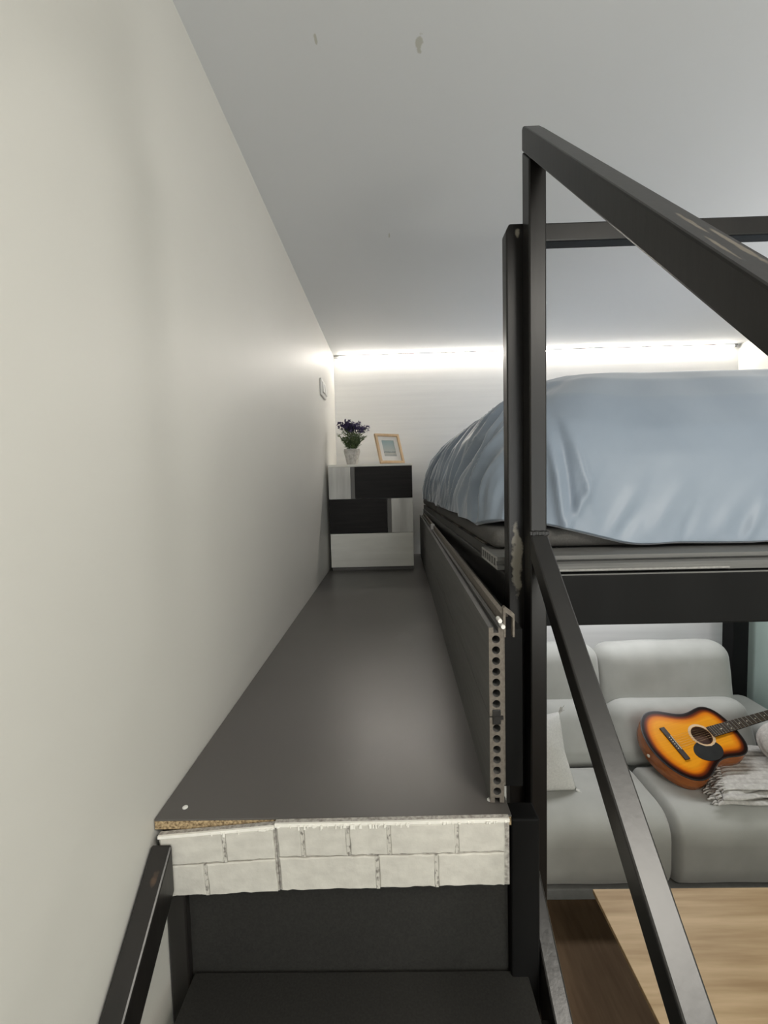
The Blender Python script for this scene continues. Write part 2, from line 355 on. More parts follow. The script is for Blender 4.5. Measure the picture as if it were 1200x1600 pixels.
strip('brick_panel', [(.012, -.0175), (.1875, -.0035), (.1915, -.1075), (.017, -.1155)],
      [0, .56, 1.0], [0, .38, 1.0], 'short tilted white foam brick strip, left one under the bare chipboard edge', .6340)
strip('brick_panel', [(.188, -.0005), (.5355, .003), (.5355, -.1015), (.1925, -.107)],
      [0, .115, .31, .485, .775, .985], [0, .43, .685, .985], 'long white foam brick strip with torn top edge, right beside the post', .6340)

# ------------------------------------------------------------------ cladding boards along the bed side
def clad_profile(z0, z1, xoff, groove_top, groove_bot):
    w_ = .0215; x0, x1 = xoff, xoff + w_; g0, g1 = x0+.007, x1-.007; d = .008
    P = [(x0, z0)]
    if groove_bot: P += [(g0, z0), (g0, z0+d), (g1, z0+d), (g1, z0)]
    P += [(x1, z0), (x1, z1)]
    if groove_top: P += [(g1, z1), (g1, z1-d), (g0, z1-d), (g0, z1)]
    P += [(x0, z1)]
    return P
t = thing('side_cladding', 'grey hollow composite boards cladding the bed side along the walkway', 'cladding', (.5155, .668, Z(.001)))
L = YB - .668 - .53
ang = -math.atan2(.042, 1.95)
for k, (z0, z1) in enumerate(((0, .1365), (.1385, .277))):
    holes = [ngon_circle(.01075, z0 + .0185 + (.0168 if k == 0 else .0166)*i, .0061) for i in range(7)] if k == 0 else [ngon_circle(.01075, z0 + .0195 + .0168*i, .0061) for i in range(7)]
    o = obj('board', prism(clad_profile(z0, z1, 0, k == 1, k == 0), 'Y', 0, 2.42, 0, holes, True), [MT['clad'], MT['clad_cut']], t)
bm = B(.0045, .017, -.002, .03, .126, .149, .001); B(.008, .0205, -.003, .02, .1345, .1395, 0, 2, bm)
obj('joint_clip', bm, MT['g_black'], t)['label'] = 'black plastic clip at the board joint'
bm = prism([(.0235, .02), (.0265, .02), (.0265, .290), (.032, .290), (.032, .292), (.0235, .292)], 'Y', .012, 2.42)
obj('angle_rail', bm, MT['clad_cut'], t)['label'] = 'thin dark angle rail behind the boards'
obj('backing_batten', B(.0272, .060, .037, 2.40, .001, .262), MT['steel_matte'], t)
bm = prism([(.022, .262), (.0255, .262), (.0255, .300), (.036, .292), (.036, .262), (.039, .262), (.039, .297), (.0245, .309), (.022, .306)], 'Y', .0, .010)
obj('end_bracket', bm, MT['clad_cut'], t)
for z, x in ((.288, .0165), (.279, .021)):
    obj('fixing_pin', tube([(x, -.004, z), (x, .012, z)], .0033, 10), MT['white_plastic'], t)['label'] = 'white fixing pin'
obj('mounting_clip', B(.012, .03, 1.45, 1.475, .270, .30, .002), MT['alu'], t)
t.rotation_euler = (0, 0, ang)

# ------------------------------------------------------------------ loft bed frame
lf = thing('loft_bed_frame', 'black welded steel loft bed frame with guard rail over the sofa', 'bed frame')
post = [(.592, 0), (.640, 0), (.640, Z(.9635)), (.598, Z(.9635)), (.592, Z(.952))]
obj('post', prism(post, 'Y', .846, .876, .0025), MT['steel_worn'], lf)['label'] = 'front post with chipped paint beside the boards'
obj('front_beam', B(.6405, 2.68, .8465, .886, Z(.219), Z(.317), .003), MT['steel_matte'], lf)
obj('beam_edge', B(.655, 2.68, .8462, .850, Z(.3165), Z(.3185)), MT['deckboard'], lf)
obj('side_beam', B(.5925, .6225, .878, 3.09, Z(.215), Z(.3185), .003), MT['steel'], lf)
obj('guard_rail', B(.6405, 2.68, .847, .877, Z(.931), Z(.9635), .003), MT['steel'], lf)
obj('column', B(2.585, 2.685, 2.9, 3.0, 0, Z(.3185), .004), MT['steel_matte'], lf)['label'] = 'thick rear column beside the mint tinted wall'
obj('post', B(2.681, 2.713, .846, .886, 0, Z(.9635), .003), MT['steel'], lf)
obj('back_beam', B(.623, 2.70, 3.03, 3.07, Z(.219), Z(.3185), .003), MT['steel'], lf)
obj('deck', B(.597, 2.70, 1.062, 3.10, Z(.3195), Z(.345), .001), MT['dark_board'], lf)
for k in range(9): obj('slat_end', B(.600 + .004*(k % 2), .623, 1.10+.215*k, 1.10+.215*k+.13, Z(.3455), Z(.3475)), MT['clad_cut'], lf)

rl = thing('stair_handrail', 'black square tube stair handrail sloping down toward the viewer', 'handrail')
obj('post', prism([(.805, 0), (.845, 0), (.845, Z(1.085)), (.805, Z(1.0465))], 'X', .621, .651, .0025), MT['steel'], rl)
obj('top_rail', prism([(-.35, Z(.62+.94*(-.653)-.046)), (.8445, Z(1.086)), (.8445, Z(1.122)), (.838, Z(1.1245)), (.812, Z(1.101)), (-.35, Z(.62+.94*(-.653)))], 'X', .6205, .6515, .0025), MT['steel_rail'], rl)['label'] = 'upper rail with scraped paint'
obj('lower_rail', prism([(-.35, Z(.282+.9*(-1.013)-.05)), (.804, Z(.359)), (.804, Z(.403)), (-.35, Z(.282+.9*(-1.013)))], 'X', .6205, .6515, .0025), MT['steel_gloss'], rl)
bm = bmesh.new()
for k in range(14): merge(bm, B(*(lambda x, y, z: (x-.003, x+.003, y-.003, y+.003, z-.004, z+.004))(.6215+.0022*k, .8035+random.uniform(-.001, .001), Z(.4035)+random.uniform(-.001, .001)), .0012, 1))
o = obj('weld_seam', bm, MT['steel_rail'], rl); o['kind'] = 'stuff'

# hollow decking board laid across the foot of the bed
t = thing('decking_board', 'grey hollow decking board laid across the foot of the bed', 'board')
y0, y1, z0, z1 = .900, 1.055, Z(.3195), Z(.3455)
prof = [(y0, z0), (y1, z0), (y1, z1), (y0, z1), (y0, z1-.008), (y0+.009, z1-.009), (y0+.009, z0+.009), (y0, z0+.008)]
cells = []
for k in range(6):
    a = y0+.016 + k*.0228
    cells.append([(a, z0+.005), (a+.0165, z0+.005), (a+.0165, z1-.005), (a, z1-.005)])
obj('board', prism(prof, 'X', .584, 2.69, 0, cells, True), [MT['deckboard'], MT['deck_cut']], t)
obj('edge_trim', prism([(.866, Z(.3195)), (.8985, Z(.3195)), (.8985, Z(.334)), (.872, Z(.334)), (.866, Z(.330))], 'X', .612, 2.69), MT['deckboard'], t)
obj('cover_strip', B(.64, 1.02, .862, .8655, Z(.3215), Z(.3250)), MT['deck_cut'], t)['label'] = 'short bright metal cover strip'

# ------------------------------------------------------------------ bed base and duvet
t = thing('bed_base', 'two charcoal upholstered base sections under the blue grey duvet', 'bed base')
for ya, yb_ in ((.985, 2.19), (2.205, 3.08)):
    o = obj('base_section', soft_box(1.86, yb_-ya, .043, .018, 16, wob=.002), MT['base_fab'], t, True, loc=(.592+.93, (ya+yb_)/2, Z(.3705)))

def duvet():
    X0, X1, Y0, Y1, rc = .580, 2.50, .965, 3.085, .20
    cx, cy = (X0+X1)/2, (Y0+Y1)/2
    # perimeter points, starting in the middle of the left side and running toward the viewer
    per = []
    def seg(p, q, n, nrm):
        for k in range(n): per.append((p[0]+(q[0]-p[0])*k/n, p[1]+(q[1]-p[1])*k/n, *nrm))
    def arc(c, a0, a1, n):
        for k in range(n):
            a = a0+(a1-a0)*k/n; per.append((c[0]+rc*math.cos(a), c[1]+rc*math.sin(a), math.cos(a), math.sin(a)))
    pi = math.pi
    seg((X0, Y1-rc), (X0, Y0+rc), 420, (-1, 0)); arc((X0+rc, Y0+rc), pi, 1.5*pi, 60)
    seg((X0+rc, Y0), (X1-rc, Y0), 330, (0, -1)); arc((X1-rc, Y0+rc), 1.5*pi, 2*pi, 24)
    seg((X1, Y0+rc), (X1, Y1-rc), 90, (1, 0)); arc((X1-rc, Y1-rc), 0, .5*pi, 16)
    seg((X1-rc, Y1), (X0+rc, Y1), 90, (0, 1)); arc((X0+rc, Y1-rc), .5*pi, pi, 40)
    prof = [(.0, .0), (.012, .25), (.03, .40), (.057, .54), (.11, .69), (.178, .815), (.25, .885), (.33, .935), (.5, .985), (.75, 1.0), (1.0, 1.0)]
    def h(d):
        for (a, za), (b_, zb) in zip(prof, prof[1:]):
            if d <= b_:
                f = (d-a)/(b_-a); return za+(zb-za)*f
        return 1.0
    ts = []
    nr = 84
    # ring parameter = inset distance; dense near the hem (many rows on the steep side)
    for k in range(nr+1):
        q = k/nr; ts.append(.95*q**3.0)
    def smooth(a, b_, x):
        x = max(0, min(1, (x-a)/(b_-a))); return x*x*(3-2*x)
    # explicit folds on the foot side: (x0,z0,x1,z1,width,depth)
    folds = [(.742, .40, .728, .60, .009, .014), (.765, .42, .752, .63, .008, -.010), (.80, .46, .775, .60, .010, .009),
             (.735, .375, .80, .48, .010, .010), (.84, .385, .91, .48, .014, .005), (.92, .375, 1.0, .47, .016, .005), (1.06, .37, 1.14, .46, .018, .005),
             (1.13, .365, 1.16, .42, .014, .009), (1.22, .365, 1.20, .43, .014, -.007), (1.0, .372, 1.02, .41, .012, -.005), (.87, .385, .90, .42, .012, -.005),
             (1.30, .365, 1.38, .45, .02, .005)]
    bm = bmesh.new(); rings = []
    def hemz(x, y):
        z = .3515 + .012*noise.noise(Vector((x*7, y*5, 3.1)))
        if x < .66: z += .042*(1-max(0, (x-.585)/.08)) + .010*noise.noise(Vector((0, y*9, 8)))       # left side rides a little higher
        z += .048*math.exp(-((x-.70)/.13)**2)*math.exp(-((y-.98)/.1)**2)     # lifted corner by the post
        return max(z, .350)
    for d in [-2, -1] + ts:
        ring = []
        for (x, y, nx, ny) in per:
            hz = hemz(x, y)
            if d == -2: px, py, z = x - nx*.10, y - ny*.10, max(hz+.010, .3985) ; dsp = 0; top = .83
            elif d == -1: px, py, z = x - nx*.012, y - ny*.012, hz; dsp = 0
            else:
                s = d/.95
                px, py = cx+(x-cx)*(1-s), cy+(y-cy)*(1-s)
                z = hz + .006 + (.828-hz)*h(d)
                z += .010*noise.noise(Vector((px*1.7, py*1.7, 1)))*smooth(.2, .6, d)
                zr = (z-hz)/(.828-hz)
                left = max(0, -nx)**2; front = max(0, -ny)**2
                m_ = smooth(0, .18, zr)*.65+.35
                fade = 1-smooth(.82, 1.0, zr)
                # long flowing folds on the left side, running up and away
                q = y*9.5 + 3.2*zr + 1.1*noise.noise(Vector((y*3, zr*2.2, 0)))
                r1 = noise.noise(Vector((q, zr*.8, 2))); r2 = noise.noise(Vector((q*2.3, zr*1.2, 9)))
                rid = (1-math.sqrt(r1*r1+.004)*2.6)*.032 + (1-math.sqrt(r2*r2+.006)*2.2)*.014 - .020
                dsp = left*rid*m_*(1-smooth(.86, 1.02, zr))*(1.0 if ny < .5 else .6)
                dsp += front*fade*(.006*noise.noise(Vector((px*7, z*5, 4))) + .007*noise.noise(Vector((px*2.2, z*3, 7))))
                if front > .05:
                    for (fx0, fz0, fx1, fz1, fwid, dep) in folds:
                        ex, ez = fx1-fx0, fz1-fz0; ll = math.hypot(ex, ez); ex /= ll; ez /= ll
                        al = (px-fx0)*ex+(z-fz0)*ez; ac = (px-fx0)*(-ez)+(z-fz0)*ex
                        if -.05 < al < ll+.08:
                            dsp += front*dep*math.exp(-(ac/fwid)**2)*smooth(-.05, .03, al)*(1-smooth(ll*.5, ll+.08, al))
                # gathered hem
                dsp += .006*noise.noise(Vector((x*22, y*22, 5)))*(1-smooth(0, .25, zr))
                px += nx*dsp; py += ny*dsp; z += .25*dsp*smooth(.4, .9, zr)
            ring.append(bm.verts.new((px, py, Z(z))))
        rings.append(ring)
    n = len(per)
    for a, b_ in zip(rings, rings[1:]):
        for k in range(n):
            try: bm.faces.new((a[k], a[(k+1) % n], b_[(k+1) % n], b_[k]))
            except ValueError: pass
    bmesh.ops.remove_doubles(bm, verts=bm.verts[:], dist=1e-5)
    return bm
tag(obj('duvet', duvet(), MT['duvet'], None, True), 'puffy blue grey satin duvet heaped over the loft bed', 'duvet')

# ------------------------------------------------------------------ LED strip
t = thing('led_strip_light', 'long glowing LED strip along the top of the back wall', 'light')
obj('channel', B(.004, 2.728, YB-.016, YB-.001, CEIL-.007, CEIL-.001, .001), MT['grey_plastic'], t)
obj('diffuser', prism([(YB-.0155, CEIL-.0072), (YB-.0155, CEIL-.0080), (YB-.0050, CEIL-.0135), (YB-.0030, CEIL-.0135), (YB-.0030, CEIL-.0072)], 'X', .045, 2.705), MT['led'], t)
obj('wire', tube([(.006, YB-.008, CEIL-.016), (.044, YB-.008, CEIL-.014)], .0022, 6), MT['grey_plastic'], t)
obj('end_cap', B(2.706, 2.722, YB-.016, YB-.002, CEIL-.021, CEIL-.0072, .001), MT['grey_plastic'], t)

# wall switch on the left wall
t = thing('wall_switch', 'small white double switch plate on the left wall near the back corner', 'switch', (0, 2.55, Z(1.035)))
obj('plate', B(.0005, .011, -.085, .085, -.045, .045, .003), MT['white_plastic'], t)
for y in (-.04, .04): obj('rocker', prism([(.0112, -.028), (.0112, .028), (.0145, .028), (.020, -.028)], 'Y', y-.028, y+.028), MT['white_plastic'], t)

# ------------------------------------------------------------------ chest of drawers
t = thing('bedside_chest', 'small black and white three drawer chest at the end of the walkway', 'chest', (.016, 2.564, Z(0)))
W, H, D = .4805, .612, .50
obj('carcass', B(.006, W-.006, .022, D, .018, H-.014, .001), MT['white_wood'], t)
obj('top', B(0, W, 0, D, H-.0135, H, .001), MT['white_wood'], t)
obj('plinth', B(.008, W-.004, .012, D-.01, .0005, .0175), MT['groove'], t)
rows = [(.4155, .598, [(0, .128, 'white_wood_v'), (.128, .151, 'g'), (.151, W, 'black_wood')]),
        (.2165, .4135, [(0, .334, 'black_wood'), (.334, .357, 'g'), (.357, W, 'white_wood_v')])]
for z0, z1, cells in rows:
    dark = [c for c in cells if c[2] == 'black_wood'][0]
    dr = obj('drawer', B(dark[0]+.001, dark[1]-.001, 0, .0215, z0, z1, .0008), MT['black_wood'], t); dr['label'] = 'black grained drawer front'
    for a, c, k in cells:
        if k == 'g': obj('handle_groove', B(a, c, .009, .0215, z0, z1), MT['groove'], dr)
        elif k != 'black_wood': obj('light_panel', B(a+.001, c-.001, 0, .0215, z0, z1, .0008), MT['white_wood_v'], dr)['label'] = 'whitewashed end panel'
obj('drawer', B(.003, W-.001, 0, .0215, .0205, .2145, .0008), MT['white_wood'], t)['label'] = 'whitewashed bottom drawer'

# potted lavender on the chest
t = thing('potted_plant', 'purple flowers in a textured white pot standing on the chest', 'plant', (.145, 2.70, Z(.6125)))
prof = [(.026, 0), (.031, .004), (.036, .03), (.043, .06), (.047, .085), (.046, .096), (.042, .0965), (.040, .085), (.02, .083)]
obj('pot', lathe(prof, 48, rfun=lambda k, i: 1 + (.05 if (k + 3*i) % 6 < 3 else -.06)*(1 if 1 < i < 6 else 0)), MT['ceramic'], t)
bm = bmesh.new(); heads = []
for k in range(40):
    a = random.uniform(0, 2*math.pi); lean = random.uniform(.1, 1.0); L = random.uniform(.07, .155)*(1.1-.3*lean)
    p0 = Vector((.018*math.cos(a), .018*math.sin(a), .085)); p1 = p0 + Vector((math.cos(a)*lean*.035, math.sin(a)*lean*.03, L*.6)); p2 = p0 + Vector((math.cos(a)*lean*.082, math.sin(a)*lean*.06, L))
    tube([p0, p1, p2], [.0022, .0016, .001], 5, bm); heads.append((p2, L))
    for j in range(20):
        f = random.uniform(.15, .95); p = p0.lerp(p1, f*2) if f < .5 else p1.lerp(p2, f*2-1)
        ax = random.uniform(0, 2*math.pi); d = Vector((math.cos(ax), math.sin(ax), random.uniform(.2, .9))).normalized(); l = random.uniform(.016, .04)
        s = d.orthogonal().normalized()*.0028
        v = [bm.verts.new(p), bm.verts.new(p+d*l*.5+s), bm.verts.new(p+d*l), bm.verts.new(p+d*l*.5-s)]; bm.faces.new(v)
o = obj('foliage', bm, MT['leaf'], t); o['kind'] = 'stuff'
heads.sort(key=lambda q: -q[0].z); bloom_me = None
for p, L in heads[:13]:
    if bloom_me is None:
        bm = bmesh.new()
        for j in range(16):
            c = Vector((random.gauss(0, .007), random.gauss(0, .007), random.uniform(-.014, .02)))
            for q in range(3):
                d = Vector((random.gauss(0, 1), random.gauss(0, 1), random.gauss(.4, 1))).normalized(); s = d.orthogonal().normalized()*.0065; l = .017
                bm.faces.new([bm.verts.new(c), bm.verts.new(c+d*l*.5+s), bm.verts.new(c+d*l), bm.verts.new(c+d*l*.5-s)])
        o = obj('bloom', bm, MT['bloom'], t, loc=p); bloom_me = o.data
    else:
        o = bpy.data.objects.new('bloom', bloom_me); C.objects.link(o); o.parent = t; o.location = p; o.rotation_euler = (0, 0, random.uniform(0, 6)); o.scale = (random.uniform(.8, 1.25),)*3

# picture frame leaning back on the chest
t = thing('picture_frame', 'pale wooden picture frame with a faded seaside print on the chest', 'picture frame', (.383, 2.665, Z(.6135)))
fwid, fh, bar, dp = .165, .19, .015, .016
for a, c, z0, z1 in ((-fwid/2, fwid/2, 0, bar), (-fwid/2, fwid/2, fh-bar, fh)):
    obj('frame_rail', B(a, c, -dp, 0, z0, z1, .0012), MT['pale_wood'], t)
for a in (-fwid/2, fwid/2-bar): obj('frame_stile', B(a, a+bar, -dp, 0, bar+.0002, fh-bar-.0002, .0012), MT['pale_wood'], t)
wi, hi_, mw, mh = fwid/2-bar, fh-bar, .042, .052
mid = fh/2 + .004
mb = prism([(-wi, bar), (wi, bar), (wi, hi_), (-wi, hi_)], 'Y', -.007, -.003, 0, [[(-mw, mid-mh), (mw, mid-mh), (mw, mid+mh), (-mw, mid+mh)]])
obj('mat_board', mb, MT['mat_board'], t)
obj('print', B(-mw-.003, mw+.003, -.0028, -.001, mid-mh-.003, mid+mh+.003), MT['print'], t)
obj('backing', B(-fwid/2+.004, fwid/2-.004, .0004, .004, .004, fh-.004), MT['pale_wood'], t)
obj('easel_leg', prism([(.0045, .10), (.0085, .10), (.085, .032), (.080, .030)], 'X', -.012, .012), MT['pale_wood'], t)
t.rotation_euler = (Matrix.Rotation(math.radians(30), 3, 'Z') @ Matrix.Rotation(math.radians(-21), 3, 'X')).to_euler()

# ------------------------------------------------------------------ lower room: sofa, table
sf = thing('sofa', 'grey velour sofa with raised headrests underneath the loft bed', 'sofa')
SX = [(.78, 1.637), (1.641, 2.385)]
HX_ = [(.80, 1.60), (1.61, 2.385)]
SEATZ = Z(-1.05)
for (a, c), (ha, hc) in zip(SX, HX_):
    w_ = c-a
    o = obj('seat_cushion', soft_box(w_, .455, .375, (.035, .125, .125), 22, puff=.004, wob=.003), MT['sofa'], sf, True, loc=((a+c)/2, 2.1825, SEATZ-.1875))
    o = obj('back_cushion', soft_box((c if c > 2 else 1.603)-(a if a < 1 else 1.607), .26, .34, .085, 20, puff=.010, wob=.004, seedv=3), MT['sofa'], sf, True, loc=(((c if c > 2 else 1.603)+(a if a < 1 else 1.607))/2, 2.555, SEATZ+.075)); o.rotation_euler = (math.radians(-20), 0, 0)
    o = obj('headrest', soft_box(hc-ha, .20, .43, .085, 20, puff=.010, wob=.006, seedv=5), MT['sofa'], sf, True, loc=((ha+hc)/2, 2.695, SEATZ+.322)); o.rotation_euler = (math.radians(-8), 0, 0)
obj('base', soft_box(1.72, .85, .13, .03, 12), MT['sofa'], sf, True, loc=(1.575, 2.48, .135))
obj('back', soft_box(1.72, .18, .58, .04, 12), MT['sofa'], sf, True, loc=(1.575, 3.0, .45))
obj('plinth', B(.76, 2.42, 2.0, 2.9, .0, .055, .006), MT['skirting'], sf)
o = obj('armrest', soft_box(.25, 1.10, .52, .075, 18, puff=.008), MT['sofa'], sf, True, loc=(2.562, 2.38, .285))
obj('armrest', soft_box(.12, 1.10, .52, .05, 14, puff=.008), MT['sofa'], sf, True, loc=(.655, 2.48, .285))

tb = thing('coffee_table', 'light oak table top in front of the grey sofa', 'table', (1.09, 1.59, 0))
obj('table_top', B(0, 1.15, -.75, 0, .434, .450, .0015), MT['table'], tb)
for x in (.42, .98):
    for y in (-.70, -.12): obj('leg', B(x, x+.05, y, y+.05, 0, .4335, .002), MT['table'], tb)

# linen cushion at the left of the sofa, mostly hidden by the post
def pillow_bm(sx, sz, th, n=26, pinch=.1):
    bm = bmesh.new()
    G = {}
    for s in (-1, 1):
        for i in range(n+1):
            for j in range(n+1):
                u, v = 2*i/n-1, 2*j/n-1
                px = u*(1-pinch*(1-v*v)*0 - .10*(1-abs(v))*(abs(u)**3)); pz = v*(1-.10*(1-abs(u))*(abs(v)**3))
                e = max(0, (1-u*u)*(1-v*v))**.42
                y = s*th/2*e + .006*noise.noise(Vector((u*3, v*3, s*2)))*e
                edge = i in (0, n) or j in (0, n)
                if edge and s == 1: G[s, i, j] = G[-1, i, j]; continue
                G[s, i, j] = bm.verts.new((px*sx/2, y, pz*sz/2))
    for s in (-1, 1):
        for i in range(n):
            for j in range(n):
                q = (G[s, i, j], G[s, i+1, j], G[s, i+1, j+1], G[s, i, j+1]); bm.faces.new(q if s == -1 else q[::-1])
    return bm
t = thing('linen_cushion', 'pale linen cushion on the sofa half hidden behind the black post', 'cushion', (1.045, 2.20, SEATZ+.158))
obj('cover', pillow_bm(.40, .36, .15), MT['pillow'], t, True)
bm = bmesh.new()
for k in range(4): pass
for a in range(4):
    c = Vector(((-.2, .2)[a % 2], 0, (-.18, .18)[a//2]))
    for j in range(7):
        d = Vector((c.x*random.uniform(.05, .12)+random.uniform(-.01, .01), random.uniform(-.012, .012), c.z*random.uniform(.05, .12)+random.uniform(-.01, .01)))
        tube([c*.97, c+d], [.004, .002], 5, bm)
o = obj('tassels', bm, MT['pillow'], t); o['kind'] = 'stuff'
t.rotation_euler = (math.radians(-24), math.radians(-4), math.radians(4))

# ------------------------------------------------------------------ guitar (local: x along the neck, y toward the upper side, z out of the soundboard)
R = Matrix(((.97120596, -.23710591, -.02323277), (.19835733, .8587761, -.47239599), (.13195963, .45418541, .88108017)))
gt = thing('acoustic_guitar', 'orange sunburst acoustic guitar lying tilted on the grey sofa', 'guitar')
GM = (R*1.0).to_4x4(); GM.translation = Vector((1.6746, 2.2267, Z(-.8954)))
gt.matrix_world = GM
def half(a):
    """half width of the body at distance a from the tail"""
    K = [(0, 0), (.004, .045), (.02, .098), (.05, .145), (.09, .177), (.13, .188), (.17, .184), (.21, .166), (.25, .143), (.285, .130), (.32, .126), (.36, .132), (.40, .139), (.43, .137), (.46, .122), (.48, .096), (.492, .06), (.497, .0)]
    for i in range(len(K)-1):
        if K[i][0] <= a <= K[i+1][0]:
            p0, p1, p2, p3 = K[max(i-1, 0)][1], K[i][1], K[i+1][1], K[min(i+2, len(K)-1)][1]
            u = (a-K[i][0])/(K[i+1][0]-K[i][0]); 
            if i < 3 or i > len(K)-5: return p1+(p2-p1)*u
            return .5*((2*p1)+(-p0+p2)*u+(2*p0-5*p1+4*p2-p3)*u*u+(-p0+3*p1-3*p2+p3)*u**3)
    return 0
def outline():
    A = []
    for k in range(49):
        f = k/48; a = .497*(.5-.5*math.cos(math.pi*f)); A.append(Vector((a, half(a))))
    return A + [Vector((p.x, -p.y)) for p in A[-2:0:-1]]
OL = outline()
# smooth the outline a little
for _ in range(3): OL = [(OL[i-1]+OL[i]*2+OL[(i+1) % len(OL)])/4 for i in range(len(OL))]
n = len(OL)
def inset(d):
    o = []
    for i in range(n):
        t_ = (OL[(i+1) % n]-OL[i-1]).normalized(); nn = Vector((-t_.y, t_.x)); 
        c = OL[i] + nn*(-d)
        o.append(c)
    return o
# orientation check: make the inset point inward
cen = Vector((.25, 0)); sgn = 1 if (inset(.01)[10]-cen).length < (OL[10]-cen).length else -1
bm = bmesh.new(); HX, HR, dep = .300, .049, .092
rg = [[bm.verts.new((p.x, p.y, z)) for p in inset(sgn*d)] for d, z in ((.0, -.001), (.0, -.02), (-.0015, -dep/2), (.0, -dep+.003), (.003, -dep))]
for q, s in zip(rg, rg[1:]):
    for k in range(n): bm.faces.new((q[k], q[(k+1) % n], s[(k+1) % n], s[k]))
bm.faces.new(rg[-1])
obj('body', bm, MT['g_side'], gt, True)['label'] = 'red brown sides and back'
bm = bmesh.new()
r0 = [bm.verts.new((p.x, p.y, -.004)) for p in inset(sgn*-.001)]; r1 = [bm.verts.new((p.x, p.y, .0012)) for p in inset(sgn*-.001)]; r2v = [bm.verts.new((p.x, p.y, .0012)) for p in inset(sgn*.003)]
for q, s in ((r0, r1), (r1, r2v)):
    for k in range(n): bm.faces.new((q[k], q[(k+1) % n], s[(k+1) % n], s[k]))
obj('binding', bm, MT['g_black'], gt)
# soundboard: rings from the edge to a hole
bm = bmesh.new(); lay = bm.verts.layers.float.new('burst'); dists = [.003, .010, .018, .027, .038, .052, .07]
hole = Vector((HX, 0)); rings = []
def edge_dist(p): return min((p-q).length for q in OL)
for d in dists: rings.append([Vector(p) for p in inset(sgn*d)])
last = rings[-1]
for f in (.25, .5, .75, 1.0):
    rr = []
    for p in last:
        v = p-hole; tgt = hole + v.normalized()*HR; rr.append(p.lerp(tgt, f))
    rings.append(rr)
BR = []
for ri, rr in enumerate(rings):
    vv = []
    for p in rr:
        v = bm.verts.new((p.x, p.y, .001)); v[lay] = min(1, edge_dist(p)/.085); vv.append(v)
    BR.append(vv)
for q, s in zip(BR, BR[1:]):
    for k in range(n): bm.faces.new((q[k], q[(k+1) % n], s[(k+1) % n], s[k]))
obj('soundboard', bm, MT['burst'], gt)
def disk(r0, r1, z, cx=HX, k=48):
    bm = bmesh.new(); A = [bm.verts.new((cx+r0*math.cos(2*math.pi*i/k), r0*math.sin(2*math.pi*i/k), z)) for i in range(k)]
    if r1 is None: bm.faces.new(A); return bm
    Bq = [bm.verts.new((cx+r1*math.cos(2*math.pi*i/k), r1*math.sin(2*math.pi*i/k), z)) for i in range(k)]
    for i in range(k): bm.faces.new((A[i], A[(i+1) % k], Bq[(i+1) % k], Bq[i]))
    return bm
obj('rosette', disk(.0495, .062, .0016), MT['pale_wood'], gt)
bm = bmesh.new()
A = [[bm.verts.new((HX+.0495*math.cos(2*math.pi*i/40), .0495*math.sin(2*math.pi*i/40), z)) for i in range(40)] for z in (.0014, -.035)]
for i in range(40): bm.faces.new((A[0][i], A[0][(i+1) % 40], A[1][(i+1) % 40], A[1][i]))
bm.faces.new(A[1])
obj('sound_hole', bm, MT['g_hole'], gt)
# pickguard: teardrop beside the hole on the lower side
pg = []
for k in range(36):
    a = 2*math.pi*k/36; pg.append((.268+.074*math.cos(a)+.020*math.sin(a), -.074+.050*math.sin(a)-.012*math.cos(a)))
pg = [(x, y) for x, y in pg]
pg2 = []
for x, y in pg:
    d = math.hypot(x-HX, y)
    if d < .060: s = .060/d; x, y = HX+(x-HX)*s, y*s
    pg2.append((x, y))
obj('pickguard', prism(pg2, 'Z', .0013, .0027), MT['g_black'], gt)
br = obj('bridge', prism([(.118, -.088), (.146, -.088), (.146, .088), (.118, .088)], 'Z', .0012, .0095, .002), MT['g_board'], gt)
obj('saddle', B(.1385, .1412, -.038, .038, .0096, .0125), MT['g_ivory'], br)
for k in range(6): obj('bridge_pin', lathe([(.003, .0096), (.003, .011), (.0015, .0125)], 8), MT['g_ivory'], br, loc=(.128, -.030+.012*k, 0))
# neck, fretboard, frets, inlays, head
obj('neck', prism([(-.022, .004), (.022, .004), (.017, -.010), (.008, -.018), (-.008, -.018), (-.017, -.010)], 'X', .497, .80), MT['g_side'], gt)
fb = obj('fretboard', prism([(.352, -.028), (.80, -.022), (.80, .022), (.352, .028)], 'Z', .0042, .0105, .0008), MT['g_board'], gt)
x = .140; scale = .640
for k in range(1, 20):
    px = .780 - scale*(1-2**(-k/12))
    if px < .356: break
    hw = .022+(.80-px)/.448*.006
    obj('fret', B(px-.001, px+.001, -hw+.0006, hw-.0006, .0106, .0118), MT['g_metal'], fb)
for k, ys in ((3, (0,)), (5, (0,)), (7, (0,)), (9, (0,)), (12, (-.012, .012)), (15, (0,))):
    a = .780 - scale*(1-2**(-k/12)); c = .780 - scale*(1-2**(-(k-1)/12))
    for y in ys: obj('inlay_dot', lathe([(.0032, .0106), (.0032, .0110)], 12), MT['g_ivory'], fb, loc=((a+c)/2, y, 0))
obj('nut', B(.780, .785, -.0225, .0225, .0106, .014), MT['g_ivory'], fb)
hd = obj('headstock', prism([(.7995, -.023), (.835, -.034), (.945, -.030), (.95, 0), (.945, .030), (.835, .034), (.7995, .023)], 'Z', -.012, .004, .002), MT['g_side'], gt)
for k in range(3):
    for s in (-1, 1): obj('tuner', tube([(.845+.035*k, s*.032, -.004), (.845+.035*k, s*.055, -.004)], [.003, .007], 10), MT['g_metal'], hd)
for k in range(6):
    y = -.030+.012*k; y2 = -.017+.0068*k
    obj('string', tube([(.140, y, .0128), (.7825, y2, .0143)], .00035+.00007*(5-k), 5), MT['g_string'], gt)
